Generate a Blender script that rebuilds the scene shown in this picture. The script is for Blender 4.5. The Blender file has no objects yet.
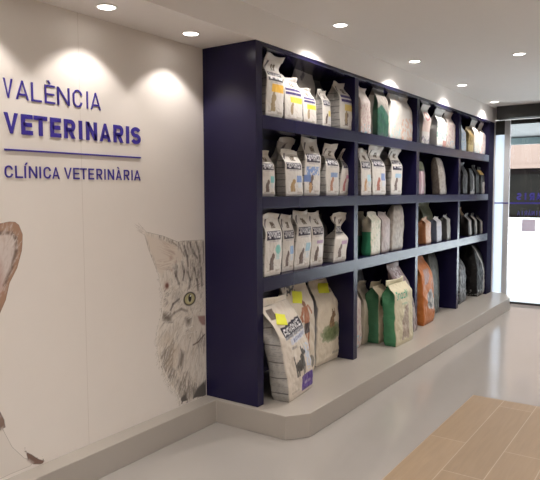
import bpy, bmesh, math, random
import numpy as np
from mathutils import Vector, noise

PI = math.pi
SC = bpy.context.scene
COL = SC.collection

# ------------------------------------------------------------------ dimensions (metres)
X_LEDGE, X_CASE, X_PLINTH = 0.1165, 0.4256, 0.7546
Z_PL, Z_SOF, Z_CEIL = 0.1497, 2.4325, 2.622
Y_GLASS = 5.50
CAM = (2.6438, -3.0813, 1.5)
ROOM_X, ROOM_Y = 4.7, -4.4

# ------------------------------------------------------------------ helpers
def link(name, me, mat=None, parent=None):
    o = bpy.data.objects.new(name, me)
    COL.objects.link(o)
    if mat is not None and me is not None and len(me.materials) == 0:
        me.materials.append(mat)
    if parent is not None:
        o.parent = parent
    return o

def empty(name, loc, rz=0.0):
    o = bpy.data.objects.new(name, None)
    o.empty_display_size = 0.05
    COL.objects.link(o)
    o.location = loc
    o.rotation_euler = (0, 0, rz)
    return o

def tag(o, label=None, cat=None, group=None, kind=None):
    if label: o['label'] = label
    if cat: o['category'] = cat
    if group: o['group'] = group
    if kind: o['kind'] = kind
    return o

class MB:
    def __init__(s):
        s.v = []; s.f = []
    def box(s, x0, x1, y0, y1, z0, z1):
        b = len(s.v)
        for z in (z0, z1):
            s.v += [(x0, y0, z), (x1, y0, z), (x1, y1, z), (x0, y1, z)]
        s.f += [tuple(b + i for i in q) for q in ((3, 2, 1, 0), (4, 5, 6, 7), (0, 1, 5, 4), (1, 2, 6, 5), (2, 3, 7, 6), (3, 0, 4, 7))]
        return s
    def prism(s, pts, a0, a1, axis='z'):
        n = len(pts); b = len(s.v)
        for a in (a0, a1):
            for p in pts:
                s.v.append((p[0], p[1], a) if axis == 'z' else ((a, p[0], p[1]) if axis == 'x' else (p[0], a, p[1])))
        s.f.append(tuple(range(b + n - 1, b - 1, -1)))
        s.f.append(tuple(range(b + n, b + 2 * n)))
        for i in range(n):
            j = (i + 1) % n
            s.f.append((b + i, b + j, b + n + j, b + n + i))
        return s
    def lathe(s, prof, cx, cy, n=32, cap=True):
        b = len(s.v); m = len(prof)
        for k in range(n):
            a = 2 * PI * k / n
            for r, z in prof:
                s.v.append((cx + r * math.cos(a), cy + r * math.sin(a), z))
        for k in range(n):
            k2 = (k + 1) % n
            for i in range(m - 1):
                s.f.append((b + k * m + i, b + k2 * m + i, b + k2 * m + i + 1, b + k * m + i + 1))
        if cap:
            s.f.append(tuple(b + k * m + m - 1 for k in range(n)))
        return s
    def build(s, name, mat, parent=None, bevel=0.0, smooth=False):
        me = bpy.data.meshes.new(name)
        me.from_pydata(s.v, [], s.f)
        bm = bmesh.new(); bm.from_mesh(me)
        bmesh.ops.recalc_face_normals(bm, faces=bm.faces)
        bm.to_mesh(me); bm.free()
        if smooth:
            for p in me.polygons: p.use_smooth = True
        o = link(name, me, mat, parent)
        if bevel:
            md = o.modifiers.new('edge', 'BEVEL'); md.width = bevel; md.segments = 2; md.limit_method = 'ANGLE'
        return o

def struct(name, mb, mat, bevel=0.0):
    o = mb.build(name, mat, None, bevel)
    o['kind'] = 'structure'
    return o

# ------------------------------------------------------------------ materials
def mat_new(name):
    m = bpy.data.materials.new(name); m.use_nodes = True
    return m, m.node_tree, m.node_tree.nodes['Principled BSDF']

def simple(name, col, rough=0.5, metal=0.0, spec=0.5, noise_amt=0.0, nscale=8.0, bump=0.0, bscale=60.0, coat=0.0, emit=None, estr=0.0):
    m, nt, p = mat_new(name)
    p.inputs['Base Color'].default_value = (*col, 1)
    p.inputs['Roughness'].default_value = rough
    p.inputs['Metallic'].default_value = metal
    p.inputs['Specular IOR Level'].default_value = spec
    p.inputs['Coat Weight'].default_value = coat
    if emit:
        p.inputs['Emission Color'].default_value = (*emit, 1)
        p.inputs['Emission Strength'].default_value = estr
    tc = nt.nodes.new('ShaderNodeTexCoord')
    if noise_amt:
        n = nt.nodes.new('ShaderNodeTexNoise'); n.inputs['Scale'].default_value = nscale; n.inputs['Detail'].default_value = 4
        nt.links.new(tc.outputs['Object'], n.inputs['Vector'])
        mx = nt.nodes.new('ShaderNodeMix'); mx.data_type = 'RGBA'
        nt.links.new(n.outputs['Fac'], mx.inputs[0])
        mx.inputs[6].default_value = (*[c * (1 - noise_amt) for c in col], 1)
        mx.inputs[7].default_value = (*[min(1, c * (1 + noise_amt)) for c in col], 1)
        nt.links.new(mx.outputs[2], p.inputs['Base Color'])
    if bump:
        n2 = nt.nodes.new('ShaderNodeTexNoise'); n2.inputs['Scale'].default_value = bscale; n2.inputs['Detail'].default_value = 3
        nt.links.new(tc.outputs['Object'], n2.inputs['Vector'])
        b = nt.nodes.new('ShaderNodeBump'); b.inputs['Strength'].default_value = bump; b.inputs['Distance'].default_value = 0.002
        nt.links.new(n2.outputs['Fac'], b.inputs['Height']); nt.links.new(b.outputs['Normal'], p.inputs['Normal'])
    return m

M = {}
def add_seams(m, period, off, width, dark):
    nt = m.node_tree; p = nt.nodes['Principled BSDF']
    src = p.inputs['Base Color'].links[0].from_socket
    tc = nt.nodes.new('ShaderNodeTexCoord'); sp = nt.nodes.new('ShaderNodeSeparateXYZ'); nt.links.new(tc.outputs['Object'], sp.inputs[0])
    a = nt.nodes.new('ShaderNodeMath'); a.operation = 'ADD'; a.inputs[1].default_value = off; nt.links.new(sp.outputs[1], a.inputs[0])
    b = nt.nodes.new('ShaderNodeMath'); b.operation = 'PINGPONG'; b.inputs[1].default_value = period / 2; nt.links.new(a.outputs[0], b.inputs[0])
    c = nt.nodes.new('ShaderNodeMath'); c.operation = 'LESS_THAN'; c.inputs[1].default_value = width; nt.links.new(b.outputs[0], c.inputs[0])
    mx = nt.nodes.new('ShaderNodeMix'); mx.data_type = 'RGBA'; nt.links.new(c.outputs[0], mx.inputs[0]); nt.links.new(src, mx.inputs[6])
    mx.inputs[7].default_value = (*dark, 1); nt.links.new(mx.outputs[2], p.inputs['Base Color'])
M['ceiling'] = simple('ceiling_paint', (.82, .79, .765), .9, noise_amt=.015)
M['wall'] = simple('wall_paint', (.74, .70, .66), .75, noise_amt=.02)
add_seams(M['wall'], 1.0, .975, .0016, (.62, .575, .53))
M['navy'] = simple('navy_lacquer', (.012, .010, .044), .22, noise_amt=.06, nscale=3)
M['navy'].node_tree.nodes['Principled BSDF'].inputs['Specular IOR Level'].default_value = .32
M['navy_matt'] = simple('navy_matt_paint', (.012, .010, .034), .8, spec=.1)
M['resin'] = simple('plinth_resin', (.38, .35, .315), .30, noise_amt=.04, nscale=3)
M['floor'] = simple('floor_resin', (.345, .325, .305), .13, noise_amt=.03, nscale=2, bump=.04, bscale=9, spec=.45)
M['letter'] = simple('letter_blue_acrylic', (.045, .030, .30), .35)
M['black_metal'] = simple('black_powder_coat', (.012, .012, .013), .45)
M['canopy'] = simple('canopy_grey_board', (.022, .022, .023), .5)
M['alu'] = simple('brushed_aluminium', (.55, .57, .60), .35)
M['white_trim'] = simple('white_lamp_ring', (.85, .84, .82), .4)
M['lamp'] = simple('lamp_lens', (1, 1, 1), .4, emit=(1.0, .93, .86), estr=14)
M['street'] = simple('street_paving', (.62, .62, .62), .9, noise_amt=.03, nscale=1)
M['kerb'] = simple('kerb_stone', (.50, .52, .54), .9, noise_amt=.05, nscale=3)
M['peach'] = simple('peach_render', (.155, .105, .085), .9, noise_amt=.05, nscale=.6)
M['shopfront'] = simple('dark_shopfront_panel', (.007, .0045, .004), .8, noise_amt=.5, nscale=.8)
M['shopglass'] = simple('shop_window_dark', (.006, .005, .004), .6, noise_amt=.6, nscale=1.2)
M['low_wall'] = simple('pale_stone_wall', (.62, .62, .60), .9)
for _m in (M['shopfront'], M['shopglass']): _m.node_tree.nodes['Principled BSDF'].inputs['Specular IOR Level'].default_value = .06
M['poster'] = simple('orange_poster', (.55, .25, .17), .6)
M['poster_in'] = simple('dark_poster_picture', (.12, .05, .04), .6)
M['vinyl'] = simple('blue_vinyl', (.05, .04, .33), .5)

M['tag_yellow'] = simple('yellow_paper', (.78, .80, .05), .7)
M['teal_glass'] = simple('teal_glass_edge', (.07, .10, .10), .35)

def glass_mat():
    m, nt, p = mat_new('clear_glass')
    out = nt.nodes['Material Output']
    nt.nodes.remove(p)
    tr = nt.nodes.new('ShaderNodeBsdfTransparent'); tr.inputs[0].default_value = (.93, .96, .96, 1)
    gl = nt.nodes.new('ShaderNodeBsdfGlossy'); gl.inputs['Roughness'].default_value = .02
    fr = nt.nodes.new('ShaderNodeFresnel'); fr.inputs[0].default_value = 1.35
    mx = nt.nodes.new('ShaderNodeMixShader')
    nt.links.new(fr.outputs[0], mx.inputs[0]); nt.links.new(tr.outputs[0], mx.inputs[1]); nt.links.new(gl.outputs[0], mx.inputs[2])
    nt.links.new(mx.outputs[0], out.inputs[0])
    return m
M['glass'] = glass_mat()

def frosted_mat(name, c):
    m, nt, p = mat_new(name)
    out = nt.nodes['Material Output']
    tl = nt.nodes.new('ShaderNodeBsdfTranslucent'); tl.inputs[0].default_value = (*c, 1)
    p.inputs['Base Color'].default_value = (.8, .86, .92, 1); p.inputs['Roughness'].default_value = .4
    mx = nt.nodes.new('ShaderNodeMixShader'); mx.inputs[0].default_value = .2
    nt.links.new(tl.outputs[0], mx.inputs[1]); nt.links.new(p.outputs[0], mx.inputs[2]); nt.links.new(mx.outputs[0], out.inputs[0])
    return m
M['frosted'] = frosted_mat('frosted_film_glass', (.84, .90, .96))
M['sticker'] = simple('pale_sticker', (.74, .70, .88), .6)

def wood_mat():
    m, nt, p = mat_new('oak_planks')
    tc = nt.nodes.new('ShaderNodeTexCoord'); mp = nt.nodes.new('ShaderNodeMapping')
    mp.inputs['Rotation'].default_value = (0, 0, PI / 2)
    mp.inputs['Location'].default_value = (.10, -.033, 0)
    nt.links.new(tc.outputs['Object'], mp.inputs['Vector'])
    br = nt.nodes.new('ShaderNodeTexBrick')
    br.inputs['Scale'].default_value = 1.0
    br.inputs['Brick Width'].default_value = 1.2
    br.inputs['Row Height'].default_value = 0.221
    br.inputs['Mortar Size'].default_value = 0.003
    br.inputs['Mortar Smooth'].default_value = .3
    br.offset = .36
    br.inputs['Color1'].default_value = (.27, .19, .115, 1)
    br.inputs['Color2'].default_value = (.315, .225, .14, 1)
    br.inputs['Mortar'].default_value = (.42, .33, .24, 1)
    nt.links.new(mp.outputs[0], br.inputs['Vector'])
    mp2 = nt.nodes.new('ShaderNodeMapping'); mp2.inputs['Scale'].default_value = (14, 1.1, 1)
    nt.links.new(tc.outputs['Object'], mp2.inputs['Vector'])
    n = nt.nodes.new('ShaderNodeTexNoise'); n.inputs['Scale'].default_value = 3; n.inputs['Detail'].default_value = 5; n.inputs['Distortion'].default_value = .6
    nt.links.new(mp2.outputs[0], n.inputs['Vector'])
    rmp = nt.nodes.new('ShaderNodeMapRange'); rmp.inputs[1].default_value = .3; rmp.inputs[2].default_value = .7; rmp.inputs[3].default_value = .92; rmp.inputs[4].default_value = 1.06
    nt.links.new(n.outputs['Fac'], rmp.inputs[0])
    mx = nt.nodes.new('ShaderNodeMix'); mx.data_type = 'RGBA'; mx.blend_type = 'MULTIPLY'; mx.inputs[0].default_value = 1
    nt.links.new(br.outputs['Color'], mx.inputs[6]); nt.links.new(rmp.outputs[0], mx.inputs[7])
    nt.links.new(mx.outputs[2], p.inputs['Base Color'])
    p.inputs['Roughness'].default_value = .42
    return m
M['wood'] = wood_mat()

def bag_mat(name, rough):
    m, nt, p = mat_new(name)
    at = nt.nodes.new('ShaderNodeAttribute'); at.attribute_name = 'print'
    nt.links.new(at.outputs['Color'], p.inputs['Base Color'])
    p.inputs['Roughness'].default_value = rough
    p.inputs['Specular IOR Level'].default_value = .28
    tc = nt.nodes.new('ShaderNodeTexCoord')
    n = nt.nodes.new('ShaderNodeTexNoise'); n.inputs['Scale'].default_value = 16; n.inputs['Detail'].default_value = 4; n.inputs['Distortion'].default_value = 1.0
    nt.links.new(tc.outputs['Object'], n.inputs['Vector'])
    b = nt.nodes.new('ShaderNodeBump'); b.inputs['Strength'].default_value = .55; b.inputs['Distance'].default_value = 0.012
    nt.links.new(n.outputs['Fac'], b.inputs['Height']); nt.links.new(b.outputs['Normal'], p.inputs['Normal'])
    return m
M['bag'] = bag_mat('printed_bag_film', .38)
M['bag_matt'] = bag_mat('printed_bag_paper', .55)

def mural_mat():
    m, nt, p = mat_new('wall_print_vinyl')
    out = nt.nodes['Material Output']
    at = nt.nodes.new('ShaderNodeAttribute'); at.attribute_name = 'print'
    nt.links.new(at.outputs['Color'], p.inputs['Base Color'])
    p.inputs['Roughness'].default_value = .75
    tr = nt.nodes.new('ShaderNodeBsdfTransparent')
    mx = nt.nodes.new('ShaderNodeMixShader')
    st = nt.nodes.new('ShaderNodeMapRange'); st.inputs[1].default_value = .35; st.inputs[2].default_value = .65
    nt.links.new(at.outputs['Alpha'], st.inputs[0])
    nt.links.new(st.outputs[0], mx.inputs[0]); nt.links.new(tr.outputs[0], mx.inputs[1]); nt.links.new(p.outputs[0], mx.inputs[2])
    nt.links.new(mx.outputs[0], out.inputs[0])
    return m
M['mural'] = mural_mat()

# ------------------------------------------------------------------ room shell
struct('floor', MB().box(-.2, ROOM_X + .2, ROOM_Y - .2, Y_GLASS + .04, -.12, 0), M['floor'])
pl = [(0.002, ROOM_Y), (X_LEDGE, ROOM_Y), (X_LEDGE, -.036), (.655, -.036), (X_PLINTH, .094), (X_PLINTH, 5.12), (.60, Y_GLASS - .03), (0.002, Y_GLASS - .03)]
struct('floor_plinth', MB().prism(pl, 0.0, Z_PL), M['resin'], bevel=.004)
struct('floor_wood', MB().box(1.359, 4.2, -3.9, 1.4447, 0.0, .003), M['wood'])
struct('wall_left', MB().box(-.15, 0, ROOM_Y, Y_GLASS + .1, 0, 2.9), M['wall'])
struct('wall_right', MB().box(ROOM_X, ROOM_X + .15, ROOM_Y, Y_GLASS + .1, 0, 2.9), M['wall'])
struct('wall_back', MB().box(-.15, ROOM_X + .15, ROOM_Y - .15, ROOM_Y, 0, 2.9), M['wall'])
struct('wall_front', MB().box(-.15, .427, Y_GLASS - .02, Y_GLASS + .1, 0, 2.9).box(3.3, ROOM_X, Y_GLASS - .02, Y_GLASS + .1, 0, 2.9).box(.427, 3.3, Y_GLASS - .02, Y_GLASS + .1, 2.47, 2.9), M['wall'])
struct('ceiling', MB().box(-.15, ROOM_X + .15, ROOM_Y - .15, Y_GLASS + .1, Z_CEIL, 2.95), M['ceiling'])
# lowered plaster box above the wall and the bookcase
struct('ceiling_soffit', MB().box(0, X_CASE + .002, ROOM_Y, Y_GLASS - .02, Z_SOF, Z_CEIL), M['ceiling'])

# ------------------------------------------------------------------ downlights
def downlight(x, y, z, label, power, group, angle=104, blend=.22, r=.043):
    t = empty('recessed_downlight', (x, y, z))
    tag(t, label, 'ceiling light', group)
    ring = MB().lathe([(r + .001, -.0005), (r + .012, -.0005), (r + .011, -.004), (r + .002, -.006), (r, -.002)], 0, 0, 32, cap=False)
    ring.build('trim_ring', M['white_trim'], t, smooth=True)
    lens = MB().lathe([(.0001, -.003), (r, -.003), (r, -.0015)], 0, 0, 32, cap=True)
    lens.build('lamp_lens', M['lamp'], t)
    ld = bpy.data.lights.new('downlight_beam', 'SPOT')
    ld.energy = power; ld.spot_size = math.radians(angle); ld.spot_blend = blend
    ld.shadow_soft_size = .03; ld.color = LC
    lo = bpy.data.objects.new('downlight_beam', ld); COL.objects.link(lo)
    lo.location = (x, y, z - .012)
    return t
LC = (1.0, .885, .79)
LC = (1.0, .925, .865)
PWS, PWU = 17.5, 74.0
for y, lb in ((-.331, 'ceiling spotlight on the low soffit right beside the navy bookcase'), (-.955, 'ceiling spotlight on the low soffit above the wall lettering'),
              (-1.58, 'soffit spotlight above the dog picture beyond the left edge'), (-2.2, 'soffit spotlight over the wall further behind the camera'), (-2.85, 'last soffit spotlight near the back wall')):
    downlight(.200, y, Z_SOF, lb, PWS, 'spotlights in the low soffit', angle=104, blend=.35)
rowA = [(.645, 'ceiling light nearest the camera in the row in front of the bookcase'), (2.02, 'second ceiling light in the row in front of the bookcase'),
        (3.42, 'third ceiling light in the row in front of the bookcase'), (4.85, 'ceiling light in front of the bookcase nearest the black shutter box'),
        ]
for y, lb in rowA:
    downlight({.645: .66, 2.02: .642, 3.42: .615, 4.85: .575}[y], y, Z_CEIL, lb, PWU * .62, 'ceiling lights along the bookcase', angle=132, blend=.75)
downlight(1.44, 2.25, Z_CEIL, 'ceiling light out in the room near the right edge, over the floor', PWU, 'ceiling lights over the room', angle=150, blend=.8)
downlight(1.44, 5.0, Z_CEIL, 'ceiling light over the floor just inside the entrance', PWU, 'ceiling lights over the room', angle=150, blend=.8)
PWN = (1.1, 1.0, .9, 1, 1.1, .30, .9)
for i, (x, y) in enumerate(((3.2, -2.8), (3.0, -.6), (3.2, 1.6), (3.2, 3.8), (1.7, -3.4), (1.25, -2.0), (2.1, -1.3))):  # unseen fill lamps, added out of frame to brighten the room
    downlight(x, y, Z_CEIL, ['added fill light behind the camera by the right wall', 'added fill light by the right wall beside the camera', 'added fill light by the right wall over the planks', 'added fill light by the right wall near the door', 'added fill light near the back wall', 'added fill light beside the wall lettering, above the frame', 'added fill light in front of the camera, above the frame'][i], PWU * PWN[i], 'ceiling lights over the room', angle=155, blend=.8)

# ------------------------------------------------------------------ wall lettering (raised acrylic letters)
LINE1 = [('V', -1.4075, -1.3566), ('A', -1.3436, -1.2718), ('L', -1.2609, -1.2027), ('È', -1.1857, -1.125), ('N', -1.1133, -1.0379), ('C', -1.0194, -0.9595), ('I', -0.9338, -0.9227), ('A', -0.9077, -0.8375)]

LINE2 = [('V', -1.4106, -1.3328), ('E', -1.3207, -1.257), ('T', -1.2521, -1.1745), ('E', -1.1601, -1.0948), ('R', -1.0786, -1.0078), ('I', -0.9883, -0.9647), ('N', -0.9415, -0.8669), ('A', -0.8534, -0.7719), ('R', -0.7556, -0.6826), ('I', -0.6671, -0.6387), ('S', -0.6274, -0.5521)]

LINE3 = [('C', -1.4147, -1.3707), ('L', -1.3603, -1.3197), ('Í', -1.3128, -1.3021), ('N', -1.2875, -1.2407), ('I', -1.2307, -1.2194), ('C', -1.2059, -1.1622), ('A', -1.157, -1.1115), ('V', -1.0851, -1.0379), ('E', -1.0298, -0.9889), ('T', -0.9851, -0.9419), ('E', -0.9327, -0.8951), ('R', -0.8796, -0.8389), ('I', -0.8265, -0.8168), ('N', -0.8022, -0.757), ('À', -0.7455, -0.7005), ('R', -0.6873, -0.644), ('I', -0.6312, -0.6198), ('A', -0.6106, -0.5587)]

def clip_y(poly, lo, hi):
    for sgn, lim in ((1, lo), (-1, hi)):
        out = []
        for i in range(len(poly)):
            a, b = poly[i], poly[(i + 1) % len(poly)]
            ia = sgn * (a[1] - lim) >= -1e-9; ib = sgn * (b[1] - lim) >= -1e-9
            if ia: out.append(a)
            if ia != ib:
                t = (lim - a[1]) / (b[1] - a[1]); out.append((a[0] + t * (b[0] - a[0]), lim))
        poly = out
        if not poly: return poly
    return poly

def arc(cx, cy, rx, ry, a0, a1, n=10):
    return [(cx + rx * math.cos(math.radians(a0 + (a1 - a0) * i / n)), cy + ry * math.sin(math.radians(a0 + (a1 - a0) * i / n))) for i in range(n + 1)]

def strokes(ch, w, h, t):
    """centre lines of a letter w wide, h high, stroke t; returns (lines, clip)"""
    e = t / 2; L, R, B, T = e, w - e, e, h - e
    base = {'È': 'E', 'À': 'A', 'Í': 'I'}.get(ch, ch)
    big = 3 * t
    if base == 'V':
        s = [[(e * 1.05 - (w / 2 - e) * big / h, h + big), (w / 2, e * .3), (w - e * 1.05 + (w / 2 - e) * big / h, h + big)]]
    elif base == 'A':
        s = [[(e * 1.05 - (w / 2 - e) * big / h, -big), (w / 2, h - e * .3), (w - e * 1.05 + (w / 2 - e) * big / h, -big)], [(w * .22, h * .27), (w * .78, h * .27)]]
    elif base == 'L': s = [[(L, h), (L, B), (w, B)]]
    elif base == 'E': s = [[(w, T), (L, T), (L, B), (w, B)], [(L, h / 2), (w * .93, h / 2)]]
    elif base == 'T': s = [[(0, T), (w, T)], [(w / 2, h - e), (w / 2, 0)]]
    elif base == 'N': s = [[(L, 0), (L, h)], [(R, 0), (R, h)], [(L, h - e * .4), (R, e * .4)]]
    elif base == 'I': s = [[(w / 2, 0), (w / 2, h)]]
    elif base == 'R':
        ry = (h * .27 - e / 2)
        cy = T - ry
        s = [[(L, 0), (L, T), (R - ry * .9, T)] + arc(R - ry * .9, cy, ry * .9, ry, 90, -90)[1:] + [(L, T - 2 * ry)], [(w * .48, T - 2 * ry), (R + e * .1, -e * .5)]]
    elif base == 'C':
        r = (w / 2 - e)
        s = [arc(w / 2, T - r, r, r, 5, 180) + arc(w / 2, B + r, r, r, 180, 355)]
    elif base == 'S':
        r = (w / 2 - e); ry = (T - B) / 4
        s = [arc(w / 2, T - ry, r, ry, 20, 270, 16) + arc(w / 2, B + ry, r, ry, 90, -160, 16)[1:]]
    else: s = []
    polys = []
    for ln in s:
        n = len(ln); left = []; right = []
        for i, p in enumerate(ln):
            p = Vector(p)
            d0 = (p - Vector(ln[i - 1])).normalized() if i > 0 else None
            d1 = (Vector(ln[i + 1]) - p).normalized() if i < n - 1 else None
            if d0 is None: d0 = d1
            if d1 is None: d1 = d0
            n0 = Vector((-d0.y, d0.x)); n1 = Vector((-d1.y, d1.x))
            m = (n0 + n1)
            if m.length < 1e-4: m = n0
            m.normalize(); k = min(2.2, 1 / max(.3, m.dot(n0)))
            left.append(p + m * e * k); right.append(p - m * e * k)
        for i in range(n - 1):
            q = clip_y([tuple(left[i]), tuple(left[i + 1]), tuple(right[i + 1]), tuple(right[i])], 0, h)
            if len(q) > 2: polys.append(q)
    if ch in 'ÈÀ':
        polys.append([(w * .22, h * 1.25), (w * .22 + t * 1.1, h * 1.25), (w * .58, h * 1.07), (w * .58 - t * .9, h * 1.07)])
    if ch == 'Í':
        polys.append([(w * .3, h * 1.07), (w * .3 + t * .9, h * 1.07), (w + t * 1.2, h * 1.28), (w + t * .2, h * 1.28)])
    return polys

def letter_mesh(ch, w, h, t, depth, mat, parent, flip=False):
    mb = MB()
    for poly in strokes(ch, w, h, t):
        if flip: poly = [(w - a, b) for a, b in poly]
        mb.prism(poly, 0, depth, axis='x')
    return mb.build('letter', mat, parent)

def wall_line(name, items, z, h, t, depth, label):
    root = empty(name, (0.0, items[0][1], z))
    tag(root, label, 'sign')
    for ch, y0, y1 in items:
        o = letter_mesh(ch, (y1 - y0) * .965, h, t, depth, M['letter'], root)
        o.location = (.0005, y0 - items[0][1], 0)
wall_line('wall_lettering', LINE1, 1.949, .090, .0094, .004, 'thin blue raised letters reading VALÈNCIA, top line on the left wall')
wall_line('wall_lettering', LINE2, 1.786, .096, .0205, .0045, 'bold blue raised letters reading VETERINARIS, middle line on the left wall')
wall_line('wall_lettering', LINE3, 1.579, .058, .0080, .003, 'small blue raised letters reading CLÍNICA VETERINÀRIA, lowest line on the wall')
tag(MB().box(0.0005, .006, -1.413, -.556, 1.706, 1.714).build('lettering_bar', M['letter'], None, bevel=.001), 'thin horizontal blue bar between the wall lettering lines', 'sign')

# ------------------------------------------------------------------ printed animals on the wall
class Canvas:
    def __init__(s, y0, y1, z0, z1, step):
        s.y0, s.z0 = y0, z0
        s.ny = int((y1 - y0) / step) + 1; s.nz = int((z1 - z0) / step) + 1; s.st = step
        s.Y, s.Z = np.meshgrid(y0 + np.arange(s.ny) * step, z0 + np.arange(s.nz) * step)
        s.rgb = np.ones((s.nz, s.ny, 3)) * np.array([.70, .66, .61]); s.a = np.zeros((s.nz, s.ny))
    def _box(s, ys, zs, pad):
        i0 = max(0, int((min(ys) - pad - s.y0) / s.st)); i1 = min(s.ny, int((max(ys) + pad - s.y0) / s.st) + 2)
        j0 = max(0, int((min(zs) - pad - s.z0) / s.st)); j1 = min(s.nz, int((max(zs) + pad - s.z0) / s.st) + 2)
        return slice(j0, j1), slice(i0, i1)
    def put(s, sl, cov, col, alpha=True):
        cov = np.clip(cov, 0, 1)
        c = s.rgb[sl]; a = s.a[sl]
        if alpha:
            na = np.maximum(a, cov)
        else:
            na = a; cov = cov * 1.0
        empty_ = a < .02
        mixed = c * (1 - cov[..., None]) + np.array(col) * cov[..., None]
        mixed[empty_] = np.array(col)
        s.rgb[sl] = mixed; s.a[sl] = na
    def poly(s, pts, col, soft=.004, op=1.0, alpha=True):
        ys = [p[0] for p in pts]; zs = [p[1] for p in pts]
        sl = s._box(ys, zs, soft * 2)
        Y, Z = s.Y[sl], s.Z[sl]
        if Y.size == 0: return
        inside = np.zeros(Y.shape, bool); dist = np.full(Y.shape, 9.)
        n = len(pts)
        for i in range(n):
            (ya, za), (yb, zb) = pts[i], pts[(i + 1) % n]
            cond = ((za > Z) != (zb > Z)) & (Y < (yb - ya) * (Z - za) / ((zb - za) if zb != za else 1e-9) + ya)
            inside ^= cond
            L2 = (yb - ya) ** 2 + (zb - za) ** 2 + 1e-12
            t = np.clip(((Y - ya) * (yb - ya) + (Z - za) * (zb - za)) / L2, 0, 1)
            dist = np.minimum(dist, np.hypot(Y - ya - t * (yb - ya), Z - za - t * (zb - za)))
        sd = np.where(inside, dist, -dist)
        s.put(sl, (.5 + sd / soft / 2) * op if soft else inside * op, col, alpha)
    def ell(s, c, ry, rz, col, soft=.15, op=1.0, alpha=True):
        sl = s._box([c[0] - ry, c[0] + ry], [c[1] - rz, c[1] + rz], .01)
        d = np.hypot((s.Y[sl] - c[0]) / ry, (s.Z[sl] - c[1]) / rz)
        s.put(sl, (1 - d) / soft * op if op >= 1 else np.clip((1 - d) / soft, 0, 1) * op, col, alpha)
    def hair(s, p, ang, ln, wd, col, op=.6, curve=0.0, alpha=True):
        n = 5
        pts = [p]
        for i in range(n):
            a = ang + curve * i / n
            pts.append((pts[-1][0] + math.cos(a) * ln / n, pts[-1][1] + math.sin(a) * ln / n))
        sl = s._box([q[0] for q in pts], [q[1] for q in pts], wd * 1.5)
        Y, Z = s.Y[sl], s.Z[sl]
        if Y.size == 0: return
        cov = np.zeros(Y.shape)
        for i in range(n):
            (ya, za), (yb, zb) = pts[i], pts[i + 1]
            L2 = (yb - ya) ** 2 + (zb - za) ** 2 + 1e-12
            t = np.clip(((Y - ya) * (yb - ya) + (Z - za) * (zb - za)) / L2, 0, 1)
            d = np.hypot(Y - ya - t * (yb - ya), Z - za - t * (zb - za))
            w = wd * (1 - .8 * (i + t) / n)
            cov = np.maximum(cov, np.clip(1.2 - d / w, 0, 1))
        s.put(sl, cov * op, col, alpha)
    def line(s, pts, wd, col, op=1.0, alpha=False):
        for i in range(len(pts) - 1):
            (ya, za), (yb, zb) = pts[i], pts[i + 1]
            sl = s._box([ya, yb], [za, zb], wd * 1.5)
            Y, Z = s.Y[sl], s.Z[sl]
            if Y.size == 0: continue
            L2 = (yb - ya) ** 2 + (zb - za) ** 2 + 1e-12
            t = np.clip(((Y - ya) * (yb - ya) + (Z - za) * (zb - za)) / L2, 0, 1)
            d = np.hypot(Y - ya - t * (yb - ya), Z - za - t * (zb - za))
            s.put(sl, np.clip(1.3 - d / wd, 0, 1) * op, col, alpha)
    def mesh(s, name, x, label, cat):
        keep = s.a > .015
        nb = keep.copy()
        nb[1:] |= keep[:-1]; nb[:-1] |= keep[1:]; k2 = nb.copy(); k2[:, 1:] |= nb[:, :-1]; k2[:, :-1] |= nb[:, 1:]
        idx = -np.ones(s.a.shape, int); idx[k2] = np.arange(k2.sum())
        vs = np.stack([np.full(k2.sum(), x), s.Y[k2], s.Z[k2]], 1)
        q = (idx[:-1, :-1] >= 0) & (idx[1:, :-1] >= 0) & (idx[:-1, 1:] >= 0) & (idx[1:, 1:] >= 0)
        f = np.stack([idx[:-1, :-1][q], idx[:-1, 1:][q], idx[1:, 1:][q], idx[1:, :-1][q]], 1)
        me = bpy.data.meshes.new(name); me.from_pydata(vs.tolist(), [], f.tolist())
        ca = me.color_attributes.new('print', 'FLOAT_COLOR', 'POINT')
        col = np.concatenate([s.rgb[k2], s.a[k2][:, None]], 1).astype(np.float32)
        ca.data.foreach_set('color', col.ravel())
        o = link(name, me, M['mural'])
        tag(o, label, cat)
        return o

CAT_OUT = [(-0.5444, 1.2829), (-0.3835, 1.2458), (-0.2523, 1.2003), (-0.2156, 1.2042), (-0.1311, 1.2012), (-0.0436, 1.1994), (0.099, 1.1901), (0.0804, 0.1216), (-0.0083, 0.1395), (-0.1038, 0.1596), (-0.1817, 0.1618), (-0.257, 0.1703), (-0.2922, 0.2452), (-0.345, 0.3044), (-0.3957, 0.3935), (-0.4319, 0.4648), (-0.4479, 0.5428), (-0.4586, 0.619), (-0.4503, 0.6789), (-0.4215, 0.7476), (-0.4058, 0.7943), (-0.4105, 0.8444), (-0.3923, 0.8849), (-0.414, 0.9456), (-0.4283, 1.0157), (-0.4658, 1.0886), (-0.5101, 1.1821)]
EAR_IN = [(-0.5321, 1.2664), (-0.3841, 1.2214), (-0.271, 1.1703), (-0.1992, 1.1077), (-0.2551, 1.0747), (-0.345, 1.0461), (-0.4108, 1.004), (-0.447, 1.0747), (-0.4942, 1.169)]
EAR_RIDGE = [(-0.5396, 1.2815), (-0.3836, 1.2397), (-0.306, 1.204), (-0.2349, 1.1613), (-0.1945, 1.1073)]
EYE = (-0.1524, 0.8267)
EYE_IN = (-0.1543, 0.8237)
EYE_R = (0.06670000000000001, 0.049900000000000055)
CHEEK1 = [(-0.3284, 0.7819), (-0.3062, 0.8162), (-0.2513, 0.8397)]
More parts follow.
